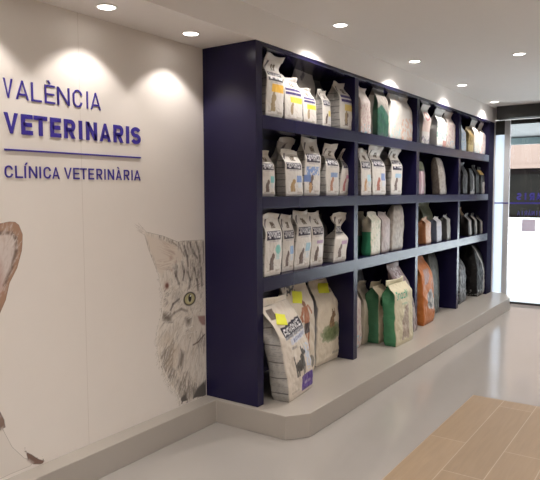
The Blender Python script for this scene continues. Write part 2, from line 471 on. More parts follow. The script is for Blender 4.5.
CHEEK2 = [(-0.3527, 0.7233), (-0.2985, 0.7582), (-0.2343, 0.7733), (-0.1787, 0.7515)]
NOSE = [(-0.0782, 0.7021), (0.0901, 0.6806), (0.0889, 0.6121), (-0.0346, 0.6344), (-0.064, 0.6664)]
MOUTH = [(0.0464, 0.5856), (-0.0259, 0.5588), (-0.0766, 0.5287), (-0.126, 0.5189)]
FOREH = [[(-0.1978, 1.1712), (-0.1711, 1.1053), (-0.1631, 1.0403)], [(-0.141, 1.1864), (-0.1135, 1.1262), (-0.0755, 1.0839)], [(-0.0831, 1.1889), (-0.055, 1.1215), (-0.0464, 1.055)], [(-0.014, 1.1843), (-0.0065, 1.0512)], [(-0.2185, 1.0712), (-0.2014, 1.0058), (-0.2118, 0.9558)], [(-0.106, 1.0215), (-0.0783, 0.9399), (-0.0698, 0.8729)], [(-0.0373, 1.0145), (-0.0295, 0.9008)], [(-0.1639, 1.0017), (-0.146, 0.9479), (-0.1566, 0.8974)], [(-0.2647, 1.0504), (-0.2752, 0.9885), (-0.2491, 0.9348)]]
DARKS = [[(-0.412, 0.783), (-0.3341, 0.764), (-0.3177, 0.7046), (-0.3964, 0.7185)], [(-0.1985, 0.7094), (-0.1317, 0.7111), (-0.1521, 0.6557), (-0.1901, 0.6625)], [(-0.2402, 0.5104), (-0.2034, 0.4829), (-0.2335, 0.3922), (-0.27, 0.4138)], [(-0.2572, 0.1638), (-0.2563, 0.2027), (-0.1996, 0.2197), (-0.182, 0.1486)], [(-0.143, 0.164), (-0.0926, 0.2239), (-0.0113, 0.2568), (0.0615, 0.252), (0.0591, 0.1206)]]
EARSPOT = (-0.3607, 0.9394)
BROWN = [(-0.3733, 0.9565), (-0.3206, 1.1089), (-0.2732, 1.0764), (-0.3101, 1.03)]
DOTS = [(-0.1653, 0.6188), (-0.1234, 0.6439), (-0.1902, 0.6561), (-0.1539, 0.5708), (-0.095, 0.5989)]
TIP = (-0.6092, 1.3193)
TIPB = (-0.5399, 1.2727)
DOG_EAR = [(-1.6457, 1.3383), (-1.5897, 1.3798), (-1.5052, 1.3718), (-1.4464, 1.367), (-1.3985, 1.3739), (-1.3696, 1.3709), (-1.3502, 1.3558), (-1.3323, 1.3098), (-1.335, 1.2686), (-1.3402, 1.2304), (-1.3677, 1.1511), (-1.41, 1.0842), (-1.4326, 1.0064), (-1.4633, 0.9495), (-1.5158, 0.8789), (-1.6121, 0.8515), (-1.7424, 0.9214), (-1.7271, 1.2655)]
DOG_IN = [(-1.5931, 1.2997), (-1.5076, 1.3125), (-1.4382, 1.3224), (-1.3924, 1.3199), (-1.37, 1.2948), (-1.3698, 1.2328), (-1.3962, 1.1588), (-1.4379, 1.0782), (-1.4807, 1.0134), (-1.5589, 1.0019), (-1.6189, 1.1233)]
DOG_HEAD = [(-1.4608, 1.0105), (-1.4765, 0.8715), (-1.4959, 0.6387), (-1.4958, 0.5193), (-1.4705, 0.391), (-1.4277, 0.2932), (-1.3664, 0.2163), (-1.3126, 0.176), (-1.3354, 0.1642), (-1.4433, 0.1655), (-1.4951, 0.1614), (-1.6846, 0.232), (-1.8519, 0.3424), (-1.954, 0.674), (-1.9199, 0.9958), (-1.7745, 1.1419), (-1.6026, 1.0764)]
DOG_SP1 = [(-1.5501, 0.5211), (-1.4822, 0.4817), (-1.4636, 0.4373), (-1.4598, 0.4021), (-1.4856, 0.3959), (-1.5447, 0.4153)]
DOG_SP2 = [(-1.3545, 0.2422), (-1.3223, 0.2154), (-1.2896, 0.1829), (-1.256, 0.1601), (-1.268, 0.149), (-1.3129, 0.1659), (-1.3452, 0.1983)]
random.seed(5)
def rnd(a, b): return a + (b - a) * random.random()
def in_poly(p, poly):
    c = False
    for i in range(len(poly)):
        a, b = poly[i], poly[i - 1]
        if (a[1] > p[1]) != (b[1] > p[1]) and p[0] < (b[0] - a[0]) * (p[1] - a[1]) / (b[1] - a[1]) + a[0]: c = not c
    return c
cv = Canvas(-.64, -.001, Z_PL + .002, 1.40, .0034)
FUR = (.50, .46, .41); DK = (.10, .085, .08); LT = (.76, .72, .66)
cv.poly(CAT_OUT, (.68, .63, .57), soft=.006)
ys = [p[0] for p in CAT_OUT]; zs = [p[1] for p in CAT_OUT]
# mottled coat
for i in range(2600):
    p = (rnd(min(ys), 0), rnd(min(zs), max(zs)))
    if not in_poly(p, CAT_OUT): continue
    z = p[1]
    if z > .93: ang = rnd(1.2, 2.0); ln = rnd(.02, .05)
    elif z > .72: ang = rnd(3.3, 4.1); ln = rnd(.02, .06)
    else: ang = -PI / 2 + rnd(-.75, .15) + (p[0] + .2) * 1.2; ln = rnd(.05, .12)
    g = noise.noise(Vector((p[0] * 9, z * 7, 1.5))) + (.12 if z > .95 else 0) - (.15 if p[0] < -.36 and z < .9 else 0)
    dark = g > .12 if z > .75 else g > .28
    c = random.choice([(.22, .19, .17), (.28, .24, .20), (.18, .16, .15)]) if dark else random.choice([LT, (.68, .63, .57), (.54, .47, .39), (.44, .40, .36)])
    cv.hair(p, ang, ln, rnd(.0035, .007), c, op=rnd(.4, .75), curve=rnd(-.5, .3), alpha=False)
# ear
cv.poly(EAR_IN, (.66, .59, .52), soft=.012, alpha=False)
for i in range(150):
    t = random.random(); a, b = EAR_IN[2], EAR_IN[5]
    p = (a[0] + (b[0] - a[0]) * t + rnd(-.02, .02), a[1] + (b[1] - a[1]) * t + rnd(-.02, .02))
    tgt = EAR_IN[0] if t < .5 else EAR_IN[7]
    ang = math.atan2(tgt[1] - p[1], tgt[0] - p[0]) + rnd(-.25, .25)
    cv.hair(p, ang, rnd(.06, .16), rnd(.003, .005), random.choice([(.72, .66, .58), (.66, .58, .50), (.48, .38, .33)]), op=.6, alpha=False)
cv.line(EAR_RIDGE[2:], .006, (.26, .22, .19), op=.7)
for i in range(9):
    a = math.atan2(TIP[1] - TIPB[1], TIP[0] - TIPB[0]) + rnd(-.22, .22)
    cv.hair((TIPB[0] + rnd(-.004, .012), TIPB[1] + rnd(-.01, .012)), a, rnd(.05, .095), .004, (.70, .65, .60), op=.95)
cv.ell(EARSPOT, .034, .036, (.40, .22, .17), soft=.9, op=.8, alpha=False)
cv.ell((EARSPOT[0] + .004, EARSPOT[1] - .002), .020, .024, (.17, .07, .05), soft=.6, alpha=False)
for q in ((-.36, .60), (-.30, .52), (-.34, .45)):
    cv.ell(q, .07, .06, (.46, .36, .26), soft=1.0, op=.45, alpha=False)
for b in BROWN[1:]: cv.ell(b, .020, .018, (.42, .27, .22), soft=.9, op=.55, alpha=False)
# tabby stripes
for q in ((-.10, 1.13, .12, .07), (-.05, 1.02, .10, .10), (-.20, 1.00, .07, .06), (-.27, .86, .07, .05), (-.16, .80, .06, .04)):
    cv.ell(q[:2], q[2], q[3], (.24, .215, .20), soft=1.0, op=.5, alpha=False)
for i in range(500):
    p = (rnd(-.34, 0), rnd(.72, 1.18))
    if in_poly(p, CAT_OUT) and not in_poly(p, EAR_IN): cv.hair(p, rnd(1.2, 2.2), rnd(.02, .045), .0035, random.choice([LT, (.30, .27, .25), (.55, .51, .47)]), op=.55, alpha=False)
for st in FOREH: cv.line(st, .010, DK, op=.75)
for st in FOREH:
    for i in range(14):
        p = random.choice(st); cv.hair((p[0] + rnd(-.015, .015), p[1] + rnd(-.03, .03)), rnd(1.3, 1.9), rnd(.02, .05), .004, random.choice([DK, LT]), op=.5, alpha=False)
cv.line(CHEEK1, .009, DK, op=.8); cv.line(CHEEK2, .010, (.20, .17, .15), op=.7)
for d in DARKS[:3]: cv.poly(d, (.17, .14, .12), soft=.014, op=.75, alpha=False)
for d in DARKS[3:]: cv.poly(d, (.10, .09, .085), soft=.008, op=.9, alpha=True)
for d in DARKS:
    for i in range(16):
        p = random.choice(d); cv.hair((p[0] + rnd(-.01, .01), p[1] + rnd(-.01, .01)), -PI / 2 + rnd(-.6, .3) if p[1] < .6 else rnd(3, 4), rnd(.03, .06), .004, random.choice([(.14, .12, .11), LT]), op=.6, alpha=False)
# muzzle: paler
cv.ell((EYE[0] + .09, NOSE[0][1] - .04), .10, .055, (.66, .61, .56), soft=.8, op=.6, alpha=False)
for d in DOTS: cv.ell(d, .008, .006, (.22, .18, .16), soft=.7, alpha=False)
# eye
ery, erz = EYE_R[0] * .86, EYE_R[1] * .9
cv.ell(EYE, ery * 1.35, erz * 1.25, (.62, .58, .52), soft=.4, alpha=False)
cv.ell(EYE, ery * 1.12, erz * 1.08, (.045, .035, .03), soft=.15, alpha=False)
cv.ell(EYE, ery * .86, erz * .84, (.44, .41, .22), soft=.12, alpha=False)
cv.ell((EYE[0], EYE[1] - erz * .2), ery * .6, erz * .5, (.56, .53, .34), soft=.5, alpha=False)
cv.ell((EYE[0] + .002, EYE[1] + .004), ery * .30, erz * .62, (.015, .012, .01), soft=.2, alpha=False)
cv.ell((EYE[0] + .008, EYE[1] + .018), ery * .14, erz * .12, (.9, .9, .9), soft=.4, alpha=False)
cv.poly(NOSE, (.33, .20, .18), soft=.006, alpha=False)
cv.line(MOUTH, .006, (.12, .08, .07), op=.9)
# whiskers and chest strands
for i in range(7):
    p = random.choice(DOTS); cv.hair(p, PI + rnd(-.35, .45), rnd(.1, .17), .0025, (.80, .78, .74), op=.7, curve=.3, alpha=False)
for i in range(260):
    k = random.randrange(8, len(CAT_OUT) - 3)
    a, b = CAT_OUT[k], CAT_OUT[k + 1]; t = random.random()
    p = (a[0] + (b[0] - a[0]) * t + .012, a[1] + (b[1] - a[1]) * t)
    out = math.atan2(b[0] - a[0], -(b[1] - a[1]))
    ang = (-PI / 2 - .55 + rnd(-.4, .3)) if p[1] < .95 else (2.3 + rnd(-.4, .4))
    cv.hair(p, ang, rnd(.02, .05), .0045, random.choice([(.74, .70, .65), (.68, .63, .57), (.76, .72, .67)]), op=.95)
cat = cv.mesh('wall_print_cat', .0008, 'printed grey tabby cat face peeking from behind the bookcase on the wall', 'wall picture')

dv = Canvas(-2.3, -1.18, Z_PL + .002, 1.42, .005)
BRN = (.36, .22, .15)
dv.poly(DOG_HEAD, (.68, .64, .60), soft=.005)
dv.poly(DOG_EAR, BRN, soft=.004)
dv.poly(DOG_IN, (.60, .53, .50), soft=.010, alpha=False)
dv.line(DOG_EAR[8:15], .006, (.30, .19, .13), op=.8)
dv.line(DOG_IN[1:8], .010, (.15, .10, .08), op=.85)
for i in range(300):
    k = random.randrange(0, len(DOG_IN)); a = DOG_IN[k]
    p = (a[0] + rnd(-.07, .01), a[1] + rnd(-.06, .03))
    if in_poly(p, DOG_EAR):
        dv.hair(p, 1.2 + rnd(-.4, .5), rnd(.02, .05), .004, random.choice([(.68, .62, .58), (.45, .36, .32), (.55, .46, .42)]), op=.45, alpha=False)
dv.ell((-1.475, 1.12), .05, .14, (.42, .22, .19), soft=.9, op=.75, alpha=False)
dv.poly(DOG_SP1, (.22, .15, .12), soft=.012)
dv.poly(DOG_SP2, (.18, .11, .09), soft=.010)
for i in range(24):
    p = random.choice(DOG_SP2 + DOG_SP1); dv.hair(p, rnd(-.5, .5) + 2.2, rnd(.015, .035), .004, (.20, .13, .11), op=.6)
# dog face outside the frame
dv.ell((-1.78, .98), .045, .05, (.03, .02, .02), soft=.2)
dv.ell((-2.02, .72), .07, .05, (.05, .04, .04), soft=.3)
dv.mesh('wall_print_dog', .0008, 'printed brown and white dog with a tall upright ear on the left wall', 'wall picture')


# ------------------------------------------------------------------ navy bookcase
TP = .0674
bc = empty('bookcase', (0.003, 0, Z_PL))
tag(bc, 'large navy blue open bookcase standing on the grey plinth along the wall', 'bookcase')
def part(name, x0, x1, y0, y1, z0, z1, bevel=.0015):
    return MB().box(x0 - .003, x1 - .003, y0, y1, z0 - Z_PL, z1 - Z_PL).build(name, M['navy'], bc, bevel=bevel)
part('side_panel', .003, X_CASE, 0, TP, Z_PL, Z_SOF - .001)
sp2 = part('side_panel', .003, X_CASE, 5.222, 5.455, Z_PL, Z_SOF - .001)
sp2.data.materials[0] = M['navy_matt']
DIV = (1.331, 2.6595, 3.9636)
SH = ((1.9034, 1.9893), (1.4035, 1.4808), (.8771, .966))
for y in DIV:
    part('divider', .014, X_CASE - .0005, y, y + TP, Z_PL, 2.405)
for z0, z1 in SH:
    part('shelf', .014, X_CASE, TP, 5.222, z0, z1)
part('top_panel', .014, X_CASE - .0005, TP, 5.222, 2.405, Z_SOF - .001)
part('back_panel', .003, .014, TP, 5.222, Z_PL, Z_SOF - .001)

# ------------------------------------------------------------------ bags
FONT = {'A': '0111010001100011111110001', 'D': '1111010001100011000111110', 'V': '1000110001010100101000100', 'N': '1000111001101011001110001',
        'C': '0111110000100001000001111', 'E': '1111110000111101000011111', 'S': '0111110000011100000111110', 'R': '1111010001111101001010001',
        'n': '0000011110100011000110001', 'a': '0000001110100101001001111', 'c': '0000001111100001000001111', 'k': '1001010100110001010010010'}
def text_at(txt, u, v):
    """u,v in 0..1 over a text line -> is ink"""
    if not (0 <= u < 1 and 0 <= v < 1): return False
    n = len(txt); c = int(u * n); cu = (u * n - c) * 6
    if cu >= 5: return False
    g = FONT[txt[c]]
    return g[min(4, int((1 - v) * 5)) * 5 + int(cu)] == '1'

def inr(s, v, s0, s1, v0, v1): return s0 <= s <= s1 and v0 <= v <= v1
def ellp(s, v, cs, cv, rs, rv): return ((s - cs) / rs) ** 2 + ((v - cv) / rv) ** 2 < 1
def nz(s, v, k, sc=6): return noise.noise(Vector((s * sc + k * 7.1, v * sc * 2, k * 3.3)))
WHT = (.66, .635, .60); CREAM = (.64, .57, .455); INK = (.035, .03, .055)
PATCH = {'gold': (.75, .45, .07), 'yellow': (.72, .60, .08), 'yellow2': (.74, .60, .06), 'yellow3': (.68, .52, .16), 'teal': (.22, .55, .58), 'blue': (.20, .30, .58),
         'bigblue': (.22, .33, .60), 'blue3': (.24, .34, .55), 'pink': (.55, .25, .38), 'green': (.20, .52, .47), 'skyblue': (.25, .40, .65), 'cyan': (.35, .55, .66),
         'violet': (.40, .28, .45), 'aqua': (.42, .66, .75), 'redblue': (.22, .32, .60), 'stripes': (.35, .52, .68), 'side': (.7, .6, .2), 'twist': (.45, .30, .45)}
ANIM = {'gold': (.35, .28, .16), 'blue': (.40, .26, .12), 'redblue': (.38, .12, .08), 'aqua': (.52, .32, .16), 'blue3': (.42, .20, .12), 'pink': (.45, .2, .2)}
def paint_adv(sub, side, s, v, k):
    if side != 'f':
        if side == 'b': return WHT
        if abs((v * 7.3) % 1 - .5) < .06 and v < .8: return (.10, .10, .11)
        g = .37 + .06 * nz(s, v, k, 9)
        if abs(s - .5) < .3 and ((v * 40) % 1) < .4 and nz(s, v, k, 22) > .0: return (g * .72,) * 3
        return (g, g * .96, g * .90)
    pc = PATCH[sub]; an = ANIM.get(sub, (.16, .12, .11))
    # crest marks near the top
    if inr(s, v, .42, .68, .76, .86) and nz(s, v, k, 14) > -.2: return (.13, .10, .07)
    if inr(s, v, .05, .28, .78, .92) and abs((s - .05) * .7 - (v - .78)) < .035: return (.12, .11, .12)
    # brand band
    b0, b1 = .57, .72
    if sub == 'stripes': b0, b1 = .52, .72
    if inr(s, v, .07, .93, b0, b1):
        if sub.startswith('yellow') or sub in ('gold', 'stripes'):
            q = (v - b0) / (b1 - b0)
            if .38 < q < .56: return WHT
        if not sub.startswith('yellow') and text_at('ADVANCE', (s - .11) / .78, (v - b0 - .035) / (b1 - b0 - .045)): return (.75, .75, .78)
        return INK if not sub.startswith('yellow') else (.05, .035, .16)
    if inr(s, v, .2, .8, .545, .565) and ((s * 17) % 1) < .65: return (.30, .30, .34)
    if sub.startswith('yellow') or sub == 'gold':
        if inr(s, v, .28, .97, .40, .53): return pc
        if ellp(s, v, .36, .24, .09, .12) or ellp(s, v, .40, .36, .06, .04): return (.35, .27, .17)
    elif sub == 'bigblue':
        if inr(s, v, .08, .9, .36, .50) and nz(s, v, k, 13) > -.15: return pc
        if inr(s, v, .0, .35, .24, .36): return (.16, .24, .50)
        if ellp(s, v, .36, .14, .1, .09): return (.5, .3, .14)
    elif sub in ('green',):
        if ellp(s, v, .73, .42, .17, .075): return pc
        if inr(s, v, .62, .84, .26, .36): return (.45, .60, .60)
    elif sub == 'stripes' or sub == 'blue3':
        if inr(s, v, .30, .85, .35, .45): return pc
    elif sub in ('violet',):
        if inr(s, v, .35, .9, .42, .47): return pc
        if inr(s, v, .55, .85, .15, .38): return (.78, .78, .80)
    elif sub in ('pink', 'twist'):
        if inr(s, v, .45, .95, .36, .43): return pc
    else:
        if inr(s, v, .60, .93, .30, .44): return pc
        if inr(s, v, .66, .90, .18, .29): return (.6, .64, .68)
    if sub not in ('yellow', 'yellow2'):
        if ellp(s, v, .37, .20, .11, .10) or ellp(s, v, .45, .31, .085, .055) or inr(s, v, .28, .50, .10, .16): return an
    if inr(s, v, .62, .9, .07, .10) and ((s * 14) % 1) < .7: return (.40, .35, .30)
    if inr(s, v, .12, .3, .08, .10): return (.45, .4, .34)
    return WHT

def paint(design, side, s, v, k):
    if design.startswith('adv_'): return paint_adv(design[4:], side, s, v, k)
    n = nz(s, v, k)
    if design in ('plain', 'plain2'):
        if side == 'f' and v > .7 and abs(s - .35) < .18 and abs(s * .4 - (v - .68)) < .04: return (.15, .13, .16)
        return (.52, .50, .48)
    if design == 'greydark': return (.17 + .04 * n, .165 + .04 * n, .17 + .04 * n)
    if design == 'whitesoft':
        if side == 'f' and v < .35 and nz(s, v, k, 11) > .25: return (.45, .60, .60)
        if side == 'f' and n > .42: return (.72, .58, .50)
        return (.62, .60, .56)
    if design == 'peachprint':
        if side == 'f' and v < .45 and n > .05: return (.66, .46, .37)
        return (.68, .65, .62)
    if design == 'pinkprint':
        if side == 'f' and v < .6 and nz(s, v, k, 9) > .18: return (.58, .42, .42)
        if side == 'f' and v < .2 and nz(s, v, k + 3, 9) > .2: return (.40, .58, .66)
        return (.68, .60, .56)
    if design == 'redcircle':
        if side == 'f':
            r = math.hypot((s - .5) / .34, (v - .66) / .11)
            if .65 < r < 1: return (.62, .22, .20)
            if v < .2 and nz(s, v, k, 10) > .1: return (.25, .22, .28)
            if .3 < v < .55: return (.68, .55, .50)
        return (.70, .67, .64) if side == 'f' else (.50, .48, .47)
    if design == 'tealtext':
        if side == 'f':
            if inr(s, v, .2, .85, .56, .62) and text_at('CANE', (s - .2) / .65, (v - .56) / .06): return (.08, .18, .22)
            if .18 < v < .5 and nz(s, v, k, 10) > .15: return (.28, .52, .48)
            if v < .16 and s > .6: return (.55, .25, .2)
            return (.78, .78, .76)
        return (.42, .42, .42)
    if design == 'darkgreen':
        if v > .80: return (.20, .18, .165)
        if side == 'f':
            if v > .62 - .3 * abs(s - .3): return (.17, .155, .14)
            return (.02, .075 + .03 * n, .05)
        if s < .55: return (.50, .49, .46)
        return (.03, .085, .055)
    if design == 'greencream':
        return (.05, .26, .14) if v < .42 else (.48, .46, .36)
    if design == 'greenside':
        if side == 'f': return (.62, .60, .50) if nz(s, v, k, 9) < .3 else (.45, .50, .40)
        return (.05, .30, .16) if v < .55 else (.55, .54, .45)
    if design == 'mauve': return (.40 + .05 * n, .34 + .04 * n, .33 + .04 * n)
    if design == 'greybeige': return (.36 + .12 * n, .33 + .11 * n, .295 + .1 * n)
    if design == 'pinkdark':
        if v > .75: return (.16, .18, .11)
        if side == 'f' and .12 < s < .8 and v < .7: return (.35, .20, .24) if abs(s - .45) > .1 else (.60, .48, .50)
        return (.12, .10, .09)
    if design == 'mottled':
        if side == 'f' and s < .75: return (.35 + .22 * nz(s, v, k, 10), .31 + .2 * nz(s, v, k, 10), .27 + .18 * nz(s, v, k, 10))
        return (.17 + .1 * nz(s, v, k, 11), .145 + .09 * nz(s, v, k, 11), .125 + .08 * nz(s, v, k, 11))
    if design == 'peachorange':
        if side == 'f': return (.62, .44, .34) if nz(s, v, k, 8) < .2 else (.55, .3, .18)
        return (.40, .17, .075)
    if design == 'olive': return (.19 + .05 * n, .20 + .05 * n, .13 + .04 * n)
    if design == 'bluewhite':
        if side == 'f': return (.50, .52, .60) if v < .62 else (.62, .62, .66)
        return (.12, .14, .20)
    if design == 'bluewhite2': return (.60, .66, .72) if nz(s, v, k, 8) < .15 else (.38, .52, .68)
    if design == 'greywhite':
        if side == 'f': return (.36, .37, .36) if nz(s, v, k, 9) < .3 else (.5, .5, .48)
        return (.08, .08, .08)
    if design == 'gold': return (.30 + .14 * n, .22 + .12 * n, .09 + .05 * n) if v > .3 else (.42, .33, .15)
    if design == 'black': return (.012, .012, .013) if nz(s, v, k, 9) < .28 else (.08, .08, .08)
    if design == 'blackdim': return (.010, .010, .010)
    if design == 'blackwhite':
        if side == 'f' and abs(s - .35 - .35 * math.sin(v * 3)) < .09 and v < .8: return (.32, .32, .31)
        if side == 'f' and v < .1: return (.35, .35, .33)
        return (.011, .011, .012)
    if design == 'goldtop':
        if .72 < v < .90: return (.50, .33, .12)
        if side == 'f' and .3 < s < .9 and v < .45: return (.42, .40, .38)
        return (.03, .03, .03) if side == 'f' else (.012, .012, .012)
    if design == 'blacktan':
        if side == 'f' and v > .72 and s > .3: return (.40, .30, .20)
        return (.018, .014, .012)
    if design in ('blackstreak', 'blackstreak2'):
        c = .25 + .35 * (1 - v) if design == 'blackstreak' else .2 + .5 * (1 - v)
        if side == 'f' and abs(s - c) < .16 and v < .9: return (.38, .34, .29)
        return (.013, .011, .010)
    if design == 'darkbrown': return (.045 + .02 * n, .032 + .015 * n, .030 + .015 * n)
    if design == 'cream': return (.50, .45, .36)
    if design == 'purple':
        if side == 'f' and .78 < v < .93 and .25 < s < .75 and nz(s, v, k, 18) > .0: return (.45, .42, .44)
        if side == 'f' and v < .35 and nz(s, v, k, 8) > .2: return (.42, .36, .36)
        return (.21 + .03 * n, .155 + .03 * n, .165 + .03 * n)
    if design == 'green_ring':
        if side == 'f':
            r = math.hypot((s - .42) / .36, (v - .70) / .11)
            if r < 1: return (.07, .20, .12) if nz(s, v, k, 16) > -.25 else (.30, .40, .26)
            return (.55, .48, .345)
        if side == 'b': return (.5, .45, .33)
        return (.06, .19, .10)
    if design == 'snack':
        if side == 'f':
            if text_at('Snack', (s - .08) / .68, (v - .70) / .12): return (.06, .34, .22)
            if inr(s, v, .35, .68, .61, .64) and ((s * 22) % 1) < .6: return (.25, .42, .30)
            g = ellp(s, v, .55, .30, .19, .22) or ellp(s, v, .62, .50, .12, .09) or ellp(s, v, .70, .58, .035, .05) or inr(s, v, .35, .46, .06, .26) or inr(s, v, .62, .74, .06, .3)
            if g: return (.42 + .1 * nz(s, v, k, 15), .35 + .1 * nz(s, v, k, 15), .29 + .08 * nz(s, v, k, 15))
            return (.62, .575, .42)
        if side == 'b': return (.6, .55, .4)
        return (.07, .25, .125)
    if design == 'orange':
        if side == 'f':
            if ellp(s, v, .55, .34, .30, .14): return (.18, .19, .20) if nz(s, v, k, 8) > -.1 else (.5, .48, .45)
            if ellp(s, v, .78, .27, .2, .09): return (.55, .53, .50)
            if inr(s, v, .15, .9, .55, .75) and abs((v - .55) - .35 * s) < .10: return (.33, .22, .20)
        return (.47, .155, .04)
    if design == 'greygreen': return (.10 + .06 * n, .11 + .06 * n, .10 + .06 * n)
    if design == 'darkgrey': return (.045, .045, .047) if nz(s, v, k, 7) < .15 else (.20, .20, .20)
    if design == 'bigblack':
        if side == 'f':
            if s > .5 and v < .42 - .25 * (s - .5) and not (s > .9 and v < .1): return (.42, .40, .37)
            if abs(s - (1.02 - v * .9)) < .06 and v > .3: return (.50, .48, .45)
        if v < .14 and nz(s, v, k, 14) > .22: return (.30, .30, .29)
        return (.006, .006, .007) if nz(s, v, k, 9) < .3 else (.02, .02, .02)
    if design == 'big_dog':
        if side == 'b': return WHT
        if side != 'f':
            if abs((v * 6.2) % 1 - .5) < .035 and v < .75: return (.07, .07, .075)
            g = .38 + .05 * n
            if ((v * 46) % 1) < .4 and nz(s, v, k, 26) > .0: return (g * .75,) * 3
            return (g, g * .97, g * .92)
        # black band with the brand and a pale blue strip below
        vv = v - .06 * (s - .5)
        if inr(s, vv, .16, .97, .615, .735):
            if text_at('ADVANCE', (s - .2) / .74, (vv - .655) / .06): return (.82, .82, .84)
            if vv < .645 and ((s * 30) % 1) < .55: return (.45, .45, .48)
            return (.02, .018, .035)
        if inr(s, vv, .34, .97, .545, .61):
            if inr(s, vv, .42, .9, .56, .595) and ((s * 16) % 1) < .7: return (.25, .28, .42)
            return (.60, .62, .70)
        if inr(s, v, .3, .5, .485, .515) and ((s * 20) % 1) < .6: return (.25, .24, .24)
        # purple corner
        if s > .50 and v < .195 - .02 * (1 - s) and v > .03: return (.10, .055, .27) if not (inr(s, v, .62, .9, .09, .12) and ((s * 20) % 1) < .6) else (.4, .35, .5)
        # dog silhouette
        d = (ellp(s, v, .50, .30, .17, .055) or ellp(s, v, .62, .35, .09, .07) or ellp(s, v, .67, .425, .075, .038) or ellp(s, v, .73, .412, .06, .022)
             or inr(s, v, .33, .40, .20, .31) or inr(s, v, .42, .47, .20, .28) or inr(s, v, .60, .655, .195, .32) or inr(s, v, .67, .715, .20, .34)
             or abs(s - .345 + (v - .30) * .35) < .018 and .30 < v < .42 or ellp(s, v, .62, .465, .02, .025))
        if d: return (.075, .07, .065)
        if s > .78 and .22 < v < .5 and nz(s, v, k, 14) > .0: return (.55, .62, .75)
        if inr(s, v, .1, .3, .80, .90): return (.14, .11, .09)
        if inr(s, v, .12, .4, .06, .075) and ((s * 24) % 1) < .6: return (.4, .36, .3)
        return (.66, .60, .525)
    if design == 'big_person':
        if side != 'f': return (.52, .47, .40)
        sk = (.42, .17, .085)
        if inr(s, v, .12, .5, .84, .96) and nz(s, v, k, 13) > .0: return (.05, .05, .06)
        if ellp(s, v, .60, .735, .065, .028): return (.28, .13, .07)
        if inr(s, v, .50, .70, .55, .715) : return sk
        if abs(s - (.50 - (.71 - v) * 1.5)) < .05 and .64 < v < .71: return sk
        if abs(s - (.36 + (.64 - v) * 1.2)) < .05 and .57 < v < .64: return sk
        if abs(s - (.72 + (.72 - v) * 1.3)) < .04 and .62 < v < .72: return sk
        if inr(s, v, .50, .74, .45, .55): return (.07, .045, .045)
        if inr(s, v, .50, .60, .22, .45): return (.45, .20, .10)
        if inr(s, v, .64, .74, .27, .45): return (.38, .16, .08)
        if ellp(s, v, .80, .14, .17, .07): return (.24, .23, .20)
        if inr(s, v, .60, .9, .03, .05) and ((s * 18) % 1) < .6: return (.3, .28, .25)
        return (.66, .59, .485)
    if design == 'big_cat':
        if side != 'f': return (.40, .40, .42)
        cat = ellp(s, v, .50, .465, .085, .07) or ellp(s, v, .56, .545, .075, .036) or inr(s, v, .505, .535, .56, .61) or inr(s, v, .595, .625, .56, .61) or inr(s, v, .42, .62, .40, .45)
        if cat: return (.30, .20, .11) if nz(s, v, k, 22) > 0 else (.20, .13, .08)
        q = math.hypot((s - .52) / .40, (v - .34) / .11)
        if q < 1 + .25 * nz(s, v, k, 14):
            g = nz(s, v, k, 18)
            e = max(0, q - .55)
            return (.18 + .10 * g + .5 * e, .22 + .10 * g + .45 * e, .11 + .07 * g + .4 * e)
        if inr(s, v, .30, .8, .79, .85) and nz(s, v, k, 15) > -.1: return (.30, .25, .2)
        if inr(s, v, .62, .92, .08, .105) and ((s * 18) % 1) < .6: return (.25, .25, .22)
        return (.68, .61, .50)
    return (.5, .5, .5)

LB = {'big_dog': .10, 'big_person': .02, 'big_cat': .03, 'darkbrown': .0}
def sm(a, b, t):
    t = min(1, max(0, (t - a) / (b - a))); return t * t * (3 - 2 * t)

